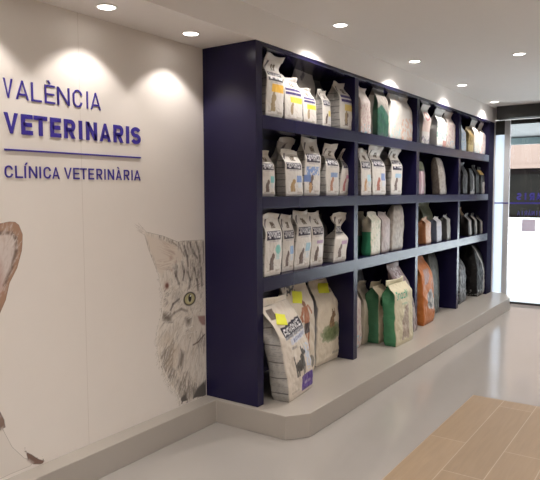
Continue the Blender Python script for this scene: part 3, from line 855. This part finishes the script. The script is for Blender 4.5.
def make_bag(row, x, y, rz, w, d, h, ly, style, design, label, k):
    zb = {1: 1.9893, 2: 1.4808, 3: .966, 4: Z_PL}[row]
    root = empty('pet_food_bag', (x, y, zb + .0015), rz)
    tag(root, label, 'bag', GROUPS[row])
    big = row == 4
    nf, ns, nb, nv = (64, 14, 10, 100) if big else (46, 10, 6, 64)
    if x < .27 and not big: nf, nv = 24, 40
    ring = [('f', i / nf) for i in range(nf)] + [('r', i / ns) for i in range(ns)] + [('b', i / nb) for i in range(nb)] + [('l', i / ns) for i in range(ns)]
    vs = []; cols = []
    vtop = .93 if style != 'pillow' else 1.0
    for j in range(nv + 1):
        t = j / nv * vtop
        hw, hd, pin = w / 2, d / 2, 0.0
        hw *= .94 + .06 * sm(0, .06, t); hd *= .90 + .10 * sm(0, .06, t)
        bul = .16 * math.sin(PI * min(1, t / .9)) * (1 - sm(.75, .95, t))
        if style in ('seal', 'bigseal'):
            hd *= 1 - .97 * sm(.62, .94, t) ** 1.2
            hw *= 1 - .02 * math.sin(PI * sm(.3, 1, t))
            pin = .85 * sm(.45, .9, t)
        elif style == 'block':
            hd *= 1 - .95 * sm(.78, .935, t); hw *= 1 - .015 * sm(.5, .8, t); pin = .75 * sm(.6, .92, t)
        elif style == 'flat':
            hd *= 1 - .97 * sm(.70, .93, t); hw *= 1 - .03 * sm(.5, .8, t); pin = .8 * sm(.5, .9, t)
        elif style == 'flare':
            hd *= 1 - .95 * sm(.58, .84, t)
            hw *= 1 - .12 * sm(.55, .80, t) + .13 * sm(.80, .95, t); pin = .8 * sm(.4, .8, t)
        elif style == 'twist':
            hd *= 1 - .88 * sm(.45, .68, t)
            hw *= 1 - .62 * sm(.45, .68, t) + .95 * sm(.70, .93, t); pin = .5 * sm(.4, .7, t)
        elif style == 'pillow':
            e = sm(.60, 1.0, t)
            hd *= math.sqrt(max(.0, 1 - (max(0, t - .45) / .56) ** 2.2)) + .02
            hw *= .60 + .40 * math.sqrt(max(0, 1 - (max(0, t - .5) / .5) ** 2)); bul = .25 * math.sin(PI * t)
        oy = ly * (t ** 1.25); ox = -.02 * t * (h / .45) if big else -.01 * t
        if big and style == 'bigseal': ox = -LB.get(design, .05) * t * t
        if style == 'flare': ox += .02 * sm(.78, .95, t)
        for side, s in ring:
            if side == 'f': px, py = hd * (1 + bul * math.sin(PI * s)), -hw + 2 * hw * s
            elif side == 'r': px, py = hd - 2 * hd * s, hw * (1 - pin * .5 * (1 - abs(2 * s - 1))) + hw * bul * .5 * math.sin(PI * s) * (1 - pin)
            elif side == 'b': px, py = -hd * (1 + bul * .6 * math.sin(PI * s)), hw - 2 * hw * s
            else: px, py = -hd + 2 * hd * s, -hw * (1 - pin * .5 * (1 - abs(2 * s - 1))) - hw * bul * .5 * math.sin(PI * s) * (1 - pin)
            # keep corners softly rounded
            amp = (.008 if big else .0045) * sm(0, .12, t)
            nv_ = noise.noise_vector(Vector((px * 11 + k * 3.1, py * 11, t * h * 13)))
            n2 = noise.noise_vector(Vector((px * 34 + k * 1.7, py * 34, t * h * 30 + k)))
            px += amp * nv_.x + amp * .45 * n2.x; py += amp * nv_.y + amp * .3 * n2.y
            vs.append((px + ox, py + oy, t * h))
            sd = {'f': 'f', 'r': 's', 'l': 's', 'b': 'b'}[side]
            cols.append((*[max(.004, c) for c in paint(design, sd, s, t, k)], 1))
    n = len(ring)
    fs = []
    for j in range(nv):
        for i in range(n):
            i2 = (i + 1) % n
            fs.append((j * n + i, j * n + i2, (j + 1) * n + i2, (j + 1) * n + i))
    fs.append(tuple(range(n - 1, -1, -1)))
    fs.append(tuple(nv * n + i for i in range(n)))
    me = bpy.data.meshes.new('sack'); me.from_pydata(vs, [], fs)
    ca = me.color_attributes.new('print', 'FLOAT_COLOR', 'POINT')
    ca.data.foreach_set('color', np.array(cols, dtype=np.float32).ravel())
    for p in me.polygons: p.use_smooth = True
    for p in me.polygons[-2:]: p.use_smooth = False
    mt = M['bag_matt'] if design in ('snack', 'green_ring', 'cream', 'greencream') else M['bag']
    link('sack', me, mt, root)
    # crimped seal strip on top
    if style != 'pillow':
        hw = w / 2 * {'seal': .96, 'bigseal': .96, 'flat': .98, 'block': .985, 'flare': 1.03, 'twist': 1.30}[style]
        m = 26; vv = []; cc = []; ff = []
        ox0 = {'flare': .01, 'twist': -.01}.get(style, -.01 if not big else -LB.get(design, .05) * .93)
        zt0, zt1 = h * .905, h
        base_oy = ly * (.93 ** 1.25)
        for r_ in range(5):
            q = r_ / 4; z = zt0 + (zt1 - zt0) * q
            for sgn in (1, -1):
                for i in range(m + 1):
                    s = i / m
                    wob = .006 * math.sin(s * 7 + k) + .004 * noise.noise(Vector((s * 5, q * 2, k * 2.3)))
                    droop = (.014 if style in ('flare', 'twist') else .008) * q
                    vv.append((ox0 + wob * q * 1.6 + sgn * .0014 + droop, -hw * (1 + .03 * q) + 2 * hw * s * (1 + .015 * q) + base_oy + (ly - base_oy) * q, z + .006 * q * math.sin(s * 5 + k * 1.3)))
                    cc.append((*paint(design, 'f', s * .98, .93 + .06 * q, k), 1))
        row_n = 2 * (m + 1)
        for r_ in range(4):
            for i in range(m):
                a = r_ * row_n + i; ff.append((a, a + 1, a + 1 + row_n, a + row_n))
                b = r_ * row_n + (m + 1) + i; ff.append((b + 1, b, b + row_n, b + 1 + row_n))
            for i in (0, m):
                a = r_ * row_n + i; b = a + m + 1
                ff.append((a, b, b + row_n, a + row_n) if i == m else (b, a, a + row_n, b + row_n))
        for i in range(m):
            a = 4 * row_n + i; ff.append((a, a + 1, a + m + 2, a + m + 1))
            a = i; ff.append((a + 1, a, a + m + 1, a + m + 2))
        me = bpy.data.meshes.new('top_seal'); me.from_pydata(vv, [], ff)
        ca = me.color_attributes.new('print', 'FLOAT_COLOR', 'POINT'); ca.data.foreach_set('color', np.array(cc, dtype=np.float32).ravel())
        for p in me.polygons: p.use_smooth = True
        link('top_seal', me, mt, root)
    return root, vs, n, nf, nv

GROUPS = {1: 'pet food bags on the top shelf', 2: 'pet food bags on the second shelf', 3: 'pet food bags on the third shelf', 4: 'large pet food bags on the plinth'}
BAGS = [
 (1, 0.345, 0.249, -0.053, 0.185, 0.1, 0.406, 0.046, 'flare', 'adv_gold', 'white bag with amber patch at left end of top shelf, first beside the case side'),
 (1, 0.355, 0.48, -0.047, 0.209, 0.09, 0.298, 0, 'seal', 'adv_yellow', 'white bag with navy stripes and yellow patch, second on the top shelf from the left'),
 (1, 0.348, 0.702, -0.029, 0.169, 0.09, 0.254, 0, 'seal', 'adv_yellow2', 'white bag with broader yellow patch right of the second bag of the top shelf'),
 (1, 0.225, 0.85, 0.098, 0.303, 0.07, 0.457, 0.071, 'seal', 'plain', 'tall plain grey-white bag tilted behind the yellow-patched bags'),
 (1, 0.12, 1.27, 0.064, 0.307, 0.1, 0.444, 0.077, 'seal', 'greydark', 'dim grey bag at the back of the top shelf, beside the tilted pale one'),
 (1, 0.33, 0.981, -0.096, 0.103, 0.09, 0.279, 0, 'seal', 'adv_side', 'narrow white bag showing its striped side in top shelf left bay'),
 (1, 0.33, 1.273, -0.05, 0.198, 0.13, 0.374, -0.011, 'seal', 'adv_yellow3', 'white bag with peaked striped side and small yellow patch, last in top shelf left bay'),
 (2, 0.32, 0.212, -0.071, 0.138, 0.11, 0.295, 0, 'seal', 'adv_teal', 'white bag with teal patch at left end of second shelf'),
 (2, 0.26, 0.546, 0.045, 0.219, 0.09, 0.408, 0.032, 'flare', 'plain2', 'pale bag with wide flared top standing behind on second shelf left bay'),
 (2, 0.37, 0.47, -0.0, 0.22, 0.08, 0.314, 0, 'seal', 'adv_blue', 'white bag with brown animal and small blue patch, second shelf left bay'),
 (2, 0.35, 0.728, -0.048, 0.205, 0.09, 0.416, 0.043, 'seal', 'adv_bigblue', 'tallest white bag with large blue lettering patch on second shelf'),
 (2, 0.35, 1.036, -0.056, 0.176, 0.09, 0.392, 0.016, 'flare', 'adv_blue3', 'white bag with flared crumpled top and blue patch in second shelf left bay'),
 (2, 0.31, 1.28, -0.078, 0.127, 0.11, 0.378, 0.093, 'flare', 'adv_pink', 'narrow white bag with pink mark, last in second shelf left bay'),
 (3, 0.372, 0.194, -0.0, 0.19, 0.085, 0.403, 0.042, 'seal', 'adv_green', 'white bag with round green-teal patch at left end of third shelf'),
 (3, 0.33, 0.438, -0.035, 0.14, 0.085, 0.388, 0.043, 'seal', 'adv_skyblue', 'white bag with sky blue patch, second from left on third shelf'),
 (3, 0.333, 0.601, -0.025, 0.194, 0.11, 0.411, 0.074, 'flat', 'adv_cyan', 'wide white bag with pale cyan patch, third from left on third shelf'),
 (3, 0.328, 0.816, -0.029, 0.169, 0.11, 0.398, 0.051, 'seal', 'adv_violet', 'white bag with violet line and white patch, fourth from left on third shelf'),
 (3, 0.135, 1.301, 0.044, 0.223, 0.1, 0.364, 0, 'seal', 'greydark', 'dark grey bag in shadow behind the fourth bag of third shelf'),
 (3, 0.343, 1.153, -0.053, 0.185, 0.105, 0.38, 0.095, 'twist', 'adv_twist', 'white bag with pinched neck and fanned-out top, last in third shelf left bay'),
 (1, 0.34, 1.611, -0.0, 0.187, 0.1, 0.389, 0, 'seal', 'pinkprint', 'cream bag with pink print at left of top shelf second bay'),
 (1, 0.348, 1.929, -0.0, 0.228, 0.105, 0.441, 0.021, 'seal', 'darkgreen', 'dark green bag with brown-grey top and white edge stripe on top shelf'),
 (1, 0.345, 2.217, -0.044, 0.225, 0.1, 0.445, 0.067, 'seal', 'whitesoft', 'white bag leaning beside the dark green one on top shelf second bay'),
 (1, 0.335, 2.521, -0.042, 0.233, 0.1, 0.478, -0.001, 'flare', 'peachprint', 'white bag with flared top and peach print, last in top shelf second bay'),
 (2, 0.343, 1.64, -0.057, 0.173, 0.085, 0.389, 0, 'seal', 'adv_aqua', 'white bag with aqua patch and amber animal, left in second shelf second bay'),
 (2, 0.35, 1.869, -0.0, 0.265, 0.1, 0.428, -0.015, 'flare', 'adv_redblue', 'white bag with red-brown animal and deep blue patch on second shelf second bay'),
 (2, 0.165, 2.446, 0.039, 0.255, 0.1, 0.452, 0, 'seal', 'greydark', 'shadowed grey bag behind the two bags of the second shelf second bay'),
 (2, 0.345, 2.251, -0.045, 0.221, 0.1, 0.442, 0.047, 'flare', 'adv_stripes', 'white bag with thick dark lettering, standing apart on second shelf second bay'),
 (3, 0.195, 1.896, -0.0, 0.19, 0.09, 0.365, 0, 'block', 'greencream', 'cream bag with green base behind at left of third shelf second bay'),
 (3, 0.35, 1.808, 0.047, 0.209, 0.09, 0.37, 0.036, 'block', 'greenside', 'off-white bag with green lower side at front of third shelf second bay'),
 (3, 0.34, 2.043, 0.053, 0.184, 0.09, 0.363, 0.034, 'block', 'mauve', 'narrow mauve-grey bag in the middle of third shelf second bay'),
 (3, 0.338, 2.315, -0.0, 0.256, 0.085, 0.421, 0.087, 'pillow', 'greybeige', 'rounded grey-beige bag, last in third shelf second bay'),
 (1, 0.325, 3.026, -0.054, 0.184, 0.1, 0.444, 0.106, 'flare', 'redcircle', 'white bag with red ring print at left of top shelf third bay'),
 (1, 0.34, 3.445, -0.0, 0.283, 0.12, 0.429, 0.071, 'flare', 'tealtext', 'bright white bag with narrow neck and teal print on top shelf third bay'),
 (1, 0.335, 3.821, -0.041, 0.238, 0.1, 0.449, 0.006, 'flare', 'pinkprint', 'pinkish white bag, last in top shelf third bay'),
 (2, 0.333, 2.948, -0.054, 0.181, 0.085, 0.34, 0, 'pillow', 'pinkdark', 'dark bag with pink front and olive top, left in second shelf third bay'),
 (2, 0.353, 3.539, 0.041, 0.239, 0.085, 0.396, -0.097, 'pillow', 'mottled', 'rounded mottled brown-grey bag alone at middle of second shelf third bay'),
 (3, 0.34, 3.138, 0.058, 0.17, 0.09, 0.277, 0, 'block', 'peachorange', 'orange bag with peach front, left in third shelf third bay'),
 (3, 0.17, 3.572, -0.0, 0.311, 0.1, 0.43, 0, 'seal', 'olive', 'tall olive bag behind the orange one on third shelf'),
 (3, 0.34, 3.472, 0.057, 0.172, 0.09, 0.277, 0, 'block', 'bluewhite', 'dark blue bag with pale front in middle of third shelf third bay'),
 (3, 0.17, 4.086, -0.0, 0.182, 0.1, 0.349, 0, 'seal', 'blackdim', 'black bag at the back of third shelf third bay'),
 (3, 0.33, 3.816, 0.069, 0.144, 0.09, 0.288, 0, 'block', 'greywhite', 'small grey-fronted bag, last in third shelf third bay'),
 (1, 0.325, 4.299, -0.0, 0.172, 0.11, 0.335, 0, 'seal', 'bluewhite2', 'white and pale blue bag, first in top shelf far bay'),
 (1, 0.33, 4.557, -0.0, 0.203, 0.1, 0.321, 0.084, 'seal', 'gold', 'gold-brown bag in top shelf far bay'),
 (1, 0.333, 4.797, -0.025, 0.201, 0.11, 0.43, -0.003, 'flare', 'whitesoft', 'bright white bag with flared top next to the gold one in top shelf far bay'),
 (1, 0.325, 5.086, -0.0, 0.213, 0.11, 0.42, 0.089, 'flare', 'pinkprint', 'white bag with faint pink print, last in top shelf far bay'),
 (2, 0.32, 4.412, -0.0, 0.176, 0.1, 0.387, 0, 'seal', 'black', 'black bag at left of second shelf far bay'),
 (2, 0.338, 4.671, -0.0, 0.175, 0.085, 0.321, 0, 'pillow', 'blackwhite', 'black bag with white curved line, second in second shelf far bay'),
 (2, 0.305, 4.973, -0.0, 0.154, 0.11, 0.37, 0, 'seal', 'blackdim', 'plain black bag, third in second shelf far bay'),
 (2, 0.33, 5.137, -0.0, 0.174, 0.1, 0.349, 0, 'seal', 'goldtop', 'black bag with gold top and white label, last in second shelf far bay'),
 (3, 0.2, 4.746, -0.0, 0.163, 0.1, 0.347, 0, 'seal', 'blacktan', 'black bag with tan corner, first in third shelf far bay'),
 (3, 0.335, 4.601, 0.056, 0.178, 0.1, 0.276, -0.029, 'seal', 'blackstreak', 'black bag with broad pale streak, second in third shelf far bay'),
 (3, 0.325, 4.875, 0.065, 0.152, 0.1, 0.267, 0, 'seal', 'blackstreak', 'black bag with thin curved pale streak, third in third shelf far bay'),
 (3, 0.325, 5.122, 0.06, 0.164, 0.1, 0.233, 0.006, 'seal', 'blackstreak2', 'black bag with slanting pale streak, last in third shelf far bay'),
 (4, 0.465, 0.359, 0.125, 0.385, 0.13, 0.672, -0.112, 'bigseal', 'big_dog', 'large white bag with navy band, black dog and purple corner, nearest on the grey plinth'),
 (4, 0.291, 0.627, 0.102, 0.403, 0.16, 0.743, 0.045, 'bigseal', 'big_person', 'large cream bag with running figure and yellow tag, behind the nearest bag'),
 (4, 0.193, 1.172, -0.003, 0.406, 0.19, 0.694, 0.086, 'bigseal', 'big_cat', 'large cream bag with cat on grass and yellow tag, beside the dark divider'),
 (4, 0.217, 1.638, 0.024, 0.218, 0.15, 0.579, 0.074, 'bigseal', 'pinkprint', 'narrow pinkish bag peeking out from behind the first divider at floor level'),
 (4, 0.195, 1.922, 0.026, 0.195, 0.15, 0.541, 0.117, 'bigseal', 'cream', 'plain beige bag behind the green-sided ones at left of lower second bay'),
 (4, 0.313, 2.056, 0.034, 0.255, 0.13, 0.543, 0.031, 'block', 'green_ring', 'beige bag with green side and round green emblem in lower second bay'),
 (4, 0.502, 2.092, -0.015, 0.389, 0.115, 0.582, -0.006, 'block', 'snack', 'beige bag with bright green side and green lettering, foremost in lower second bay'),
 (4, 0.412, 2.518, 0.03, 0.297, 0.1, 0.711, -0.302, 'bigseal', 'purple', 'mauve-grey bag leaning behind the foremost green-sided bag'),
 (4, 0.345, 3.023, 0.042, 0.344, 0.2, 0.755, -0.027, 'bigseal', 'orange', 'orange bag with grey and white picture, in lower third bay'),
 (4, 0.239, 3.542, 0.1, 0.381, 0.16, 0.683, 0.108, 'pillow', 'greygreen', 'grey-green bag half hidden behind the orange bag'),
 (4, 0.276, 4.42, 0.074, 0.328, 0.17, 0.636, 0.053, 'bigseal', 'darkgrey', 'narrow dark grey bag at left of lower far bay beside the divider'),
 (4, 0.282, 5.133, -0.003, 0.378, 0.22, 0.659, -0.006, 'pillow', 'bigblack', 'large rounded black bag with white stripe and patch in lower far bay'),
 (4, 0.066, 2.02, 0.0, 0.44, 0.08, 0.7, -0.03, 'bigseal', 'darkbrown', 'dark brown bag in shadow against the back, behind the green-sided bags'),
]

def add_tag(info, s0, s1, v0, v1, slant=0.0):
    """yellow price note stuck on the front of a bag, following its surface"""
    root, vs, n, nf, nv = info
    m = 8; vv = []; ff = []
    for off in (.003, .0042):
        for j in range(m + 1):
            for i in range(m + 1):
                a, b = i / m, j / m
                s = s0 + (s1 - s0) * a + slant * (b - .5) * .3; v = v0 + (v1 - v0) * b + slant * (.5 - a) * .06
                fi = s * nf; fj = v / .93 * nv
                i0, j0 = int(fi), min(nv - 1, int(fj)); du, dv = fi - i0, fj - j0
                P = lambda jj, ii: Vector(vs[jj * n + ii])
                p = P(j0, i0).lerp(P(j0, i0 + 1), du).lerp(P(j0 + 1, i0).lerp(P(j0 + 1, i0 + 1), du), dv)
                vv.append((p.x + off, p.y, p.z))
    k = (m + 1) ** 2
    for j in range(m):
        for i in range(m):
            a = j * (m + 1) + i
            ff.append((a, a + m + 1, a + m + 2, a + 1)); ff.append((k + a, k + a + 1, k + a + m + 2, k + a + m + 1))
    for i in range(m):
        a = i; ff.append((a, a + 1, k + a + 1, k + a)); a = m * (m + 1) + i; ff.append((a + 1, a, k + a, k + a + 1))
        a = i * (m + 1); ff.append((a + m + 1, a, k + a, k + a + m + 1)); a += m; ff.append((a, a + m + 1, k + a + m + 1, k + a))
    me = bpy.data.meshes.new('price_note'); me.from_pydata(vv, [], ff)
    o = link('price_note', me, M['tag_yellow'], root)
    o['label'] = 'bright yellow paper note stuck near the top'

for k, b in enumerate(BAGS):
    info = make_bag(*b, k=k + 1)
    if b[9] == 'big_dog': add_tag(info, .22, .50, .745, .83, .6)
    if b[9] == 'big_person': add_tag(info, .30, .62, .76, .86, .5)
    if b[9] == 'big_cat': add_tag(info, .28, .66, .79, .89, .4)

# ------------------------------------------------------------------ entrance
# shutter box
sb = empty('roller_shutter_box', (1.9, Y_GLASS - .115, 2.457))
tag(sb, 'black roller shutter box under the ceiling above the entrance', 'shutter box')
MB().box(-1.40, 1.40, -.09, .09, .004, .172).build('housing', M['black_metal'], sb, bevel=.004)
MB().box(-1.41, -1.40, -.094, .094, 0, .172).box(1.40, 1.41, -.094, .094, 0, .172).build('end_cap', M['black_metal'], sb)
MB().box(-1.40, 1.40, -.094, -.090, .012, .034).build('bottom_rail', M['black_metal'], sb)

# fixed side pane with frosted film + post + glass door
sp = MB().box(.432, .552, Y_GLASS, Y_GLASS + .010, Z_PL, 2.27)
tag(sp.build('window_1', M['frosted']), kind='structure')
fr = MB().box(.427, .434, Y_GLASS - .02, Y_GLASS + .03, 0, 2.455).box(.552, .620, Y_GLASS - .022, Y_GLASS + .04, 0.0, 2.455)
struct('trim_2', MB().box(.434, .552, Y_GLASS - .012, Y_GLASS + .02, 2.27, 2.455), M['canopy'])
struct('trim_1', fr, M['alu'], bevel=.003)
dr = empty('door_1', (.62, Y_GLASS, 0)); dr['kind'] = 'structure'
MB().box(.012, 1.30, .004, .014, .035, 2.40).build('door_glass', M['glass'], dr)
MB().box(.006, 1.306, -.006, .024, .006, .035).build('bottom_rail', M['black_metal'], dr)
MB().box(.006, 1.306, -.006, .024, 2.40, 2.45).build('top_rail', M['black_metal'], dr)
dr2 = empty('door_2', (1.94, Y_GLASS, 0)); dr2['kind'] = 'structure'
MB().box(.012, 1.30, .004, .014, .035, 2.40).build('door_glass', M['glass'], dr2)
MB().box(.006, 1.306, -.006, .024, .006, .035).build('bottom_rail', M['black_metal'], dr2)
MB().box(.006, 1.306, -.006, .024, 2.40, 2.45).build('top_rail', M['black_metal'], dr2)
# blue vinyl stripe over pane, post and door glass
tag(MB().box(.434, .552, Y_GLASS - .004, Y_GLASS - .001, 1.352, 1.368).box(.552, .620, Y_GLASS - .026, Y_GLASS - .023, 1.352, 1.368)
    .box(.634, 1.918, Y_GLASS + .001, Y_GLASS + .004, 1.350, 1.370).build('vinyl_stripe', M['vinyl']), 'thin blue vinyl stripe across the entrance glass', 'sticker')
def vinyl_line(txt, x0, x1, z, h, t, label):
    root = empty('vinyl_lettering', (x1, Y_GLASS + .0005, z)); tag(root, label, 'sticker')
    n = len(txt); cw = (x1 - x0) / n
    for i, ch in enumerate(txt):
        if ch == ' ': continue
        mb = MB(); w = cw * (.24 if ch in 'IÍ' else .78)
        for poly in strokes(ch, w, h, t):
            mb.prism([(-(i * cw + (cw * .78 - w) / 2) - a, b) for a, b in poly], 0.001, .0032, axis='y')
        mb.build('letter', M['vinyl'], root)
    return root
vinyl_line('VETERINARIS', .70, 1.58, 1.40, .095, .022, 'bold blue vinyl lettering on the door glass above the stripe, seen from behind')
vinyl_line('CLÍNICA VETERINÀRIA', .72, 1.58, 1.20, .06, .008, 'thin blue vinyl lettering on the door glass under the stripe, seen from behind')
tag(MB().box(.792, .960, Y_GLASS + .001, Y_GLASS + .0035, .985, 1.150).build('door_sticker', M['sticker']), 'pale square sticker on the lower door glass', 'sticker')

# ------------------------------------------------------------------ outside
struct('ground', MB().box(-30, 34, Y_GLASS + .04, 60, -.14, -.005), M['street'])
can = empty('entrance_canopy', (2.2, 6.9, 2.46)); tag(can, 'dark grey porch ceiling outside above the entrance', 'canopy')
MB().box(-2.4, 2.4, -1.29, 1.6, 0.0, .35).build('soffit_board', M['canopy'], can)
MB().box(-2.4, 2.4, 1.45, 1.62, -.10, 0.0).build('edge_beam', M['canopy'], can)
MB().box(-2.4, 2.4, 1.40, 1.44, -.125, -.01).build('glass_edge', M['teal_glass'], can)
lt = empty('porch_downlight', (.96, 6.0, 2.459)); tag(lt, 'small round light in the dark porch ceiling outside', 'ceiling light')
MB().lathe([(.051, -.0005), (.062, -.0005), (.061, -.004), (.052, -.006), (.05, -.002)], 0, 0, 24, cap=False).build('trim_ring', M['white_trim'], lt)
MB().lathe([(.0001, -.003), (.05, -.003), (.05, -.0015)], 0, 0, 24).build('lamp_lens', M['lamp'], lt)
kb = MB().box(-20, 24, 17.0, 17.25, -.01, .10).build('kerb', M['kerb']); tag(kb, 'long pale kerb across the sunlit street', 'kerb')
bl = empty('building', (2, 27.3, 0)); tag(bl, 'peach building across the street with dark ground-floor shopfront', 'building')
MB().box(-22, 18, 0, 6, 2.75, 9.5).build('upper_wall', M['peach'], bl)
MB().box(-22, 18, .25, 6, .0, 2.75).build('shopfront', M['shopfront'], bl)
MB().box(-22, 18, -.05, 0, 2.62, 2.82).build('cornice', M['peach'], bl)
for i in range(14):
    x0 = -21.5 + i * 2.8
    f = MB().box(x0, x0 + 2.3, .17, .25, .45, 2.35).build('shop_window', M['shopglass'], bl)
MB().box(-22, 18, .05, .25, 0, .32).build('stone_base', M['low_wall'], bl)
ps = empty('street_poster', (-.55, 27.44, 1.9)); tag(ps, 'small square orange-framed picture on the dark shopfront across the street', 'poster')
MB().box(-.0, .9, -.04, 0, -.35, .45).build('frame', M['poster'], ps)
MB().box(.18, .72, -.055, -.04, -.17, .27).build('picture', M['poster_in'], ps)

# ------------------------------------------------------------------ world, sun, camera
w = bpy.data.worlds.new('world'); SC.world = w; w.use_nodes = True
nt = w.node_tree; bg = nt.nodes['Background']
bg.inputs[0].default_value = (.86, .93, 1.0, 1); bg.inputs[1].default_value = 7.0
sun = bpy.data.lights.new('sun', 'SUN'); sun.energy = 10.0; sun.angle = .01; sun.color = (1, .97, .92)
so = bpy.data.objects.new('sun', sun); COL.objects.link(so)
so.rotation_euler = Vector((-.85, .25, -.62)).to_track_quat('-Z', 'Y').to_euler()

cam = bpy.data.cameras.new('camera'); co = bpy.data.objects.new('camera', cam); COL.objects.link(co)
f, yaw, pit, roll = 613.556, -.6023, .0755, -.0043
cam.sensor_width = 36; cam.sensor_fit = 'HORIZONTAL'; cam.lens = 36 * f / 540
cam.clip_start = .05; cam.clip_end = 200
fw = Vector((math.sin(yaw) * math.cos(pit), math.cos(yaw) * math.cos(pit), -math.sin(pit)))
rt = Vector((math.cos(yaw), -math.sin(yaw), 0)); up = rt.cross(fw)
r2 = rt * math.cos(roll) + up * math.sin(roll); u2 = -rt * math.sin(roll) + up * math.cos(roll)
from mathutils import Matrix
mw = Matrix((( r2.x, u2.x, -fw.x, CAM[0]), (r2.y, u2.y, -fw.y, CAM[1]), (r2.z, u2.z, -fw.z, CAM[2]), (0, 0, 0, 1)))
co.matrix_world = mw
SC.camera = co
vs_ = SC.view_settings
vs_.view_transform = 'Standard'; vs_.look = 'None'; vs_.exposure = 0.06; vs_.gamma = 1.0; vs_.use_curve_mapping = False
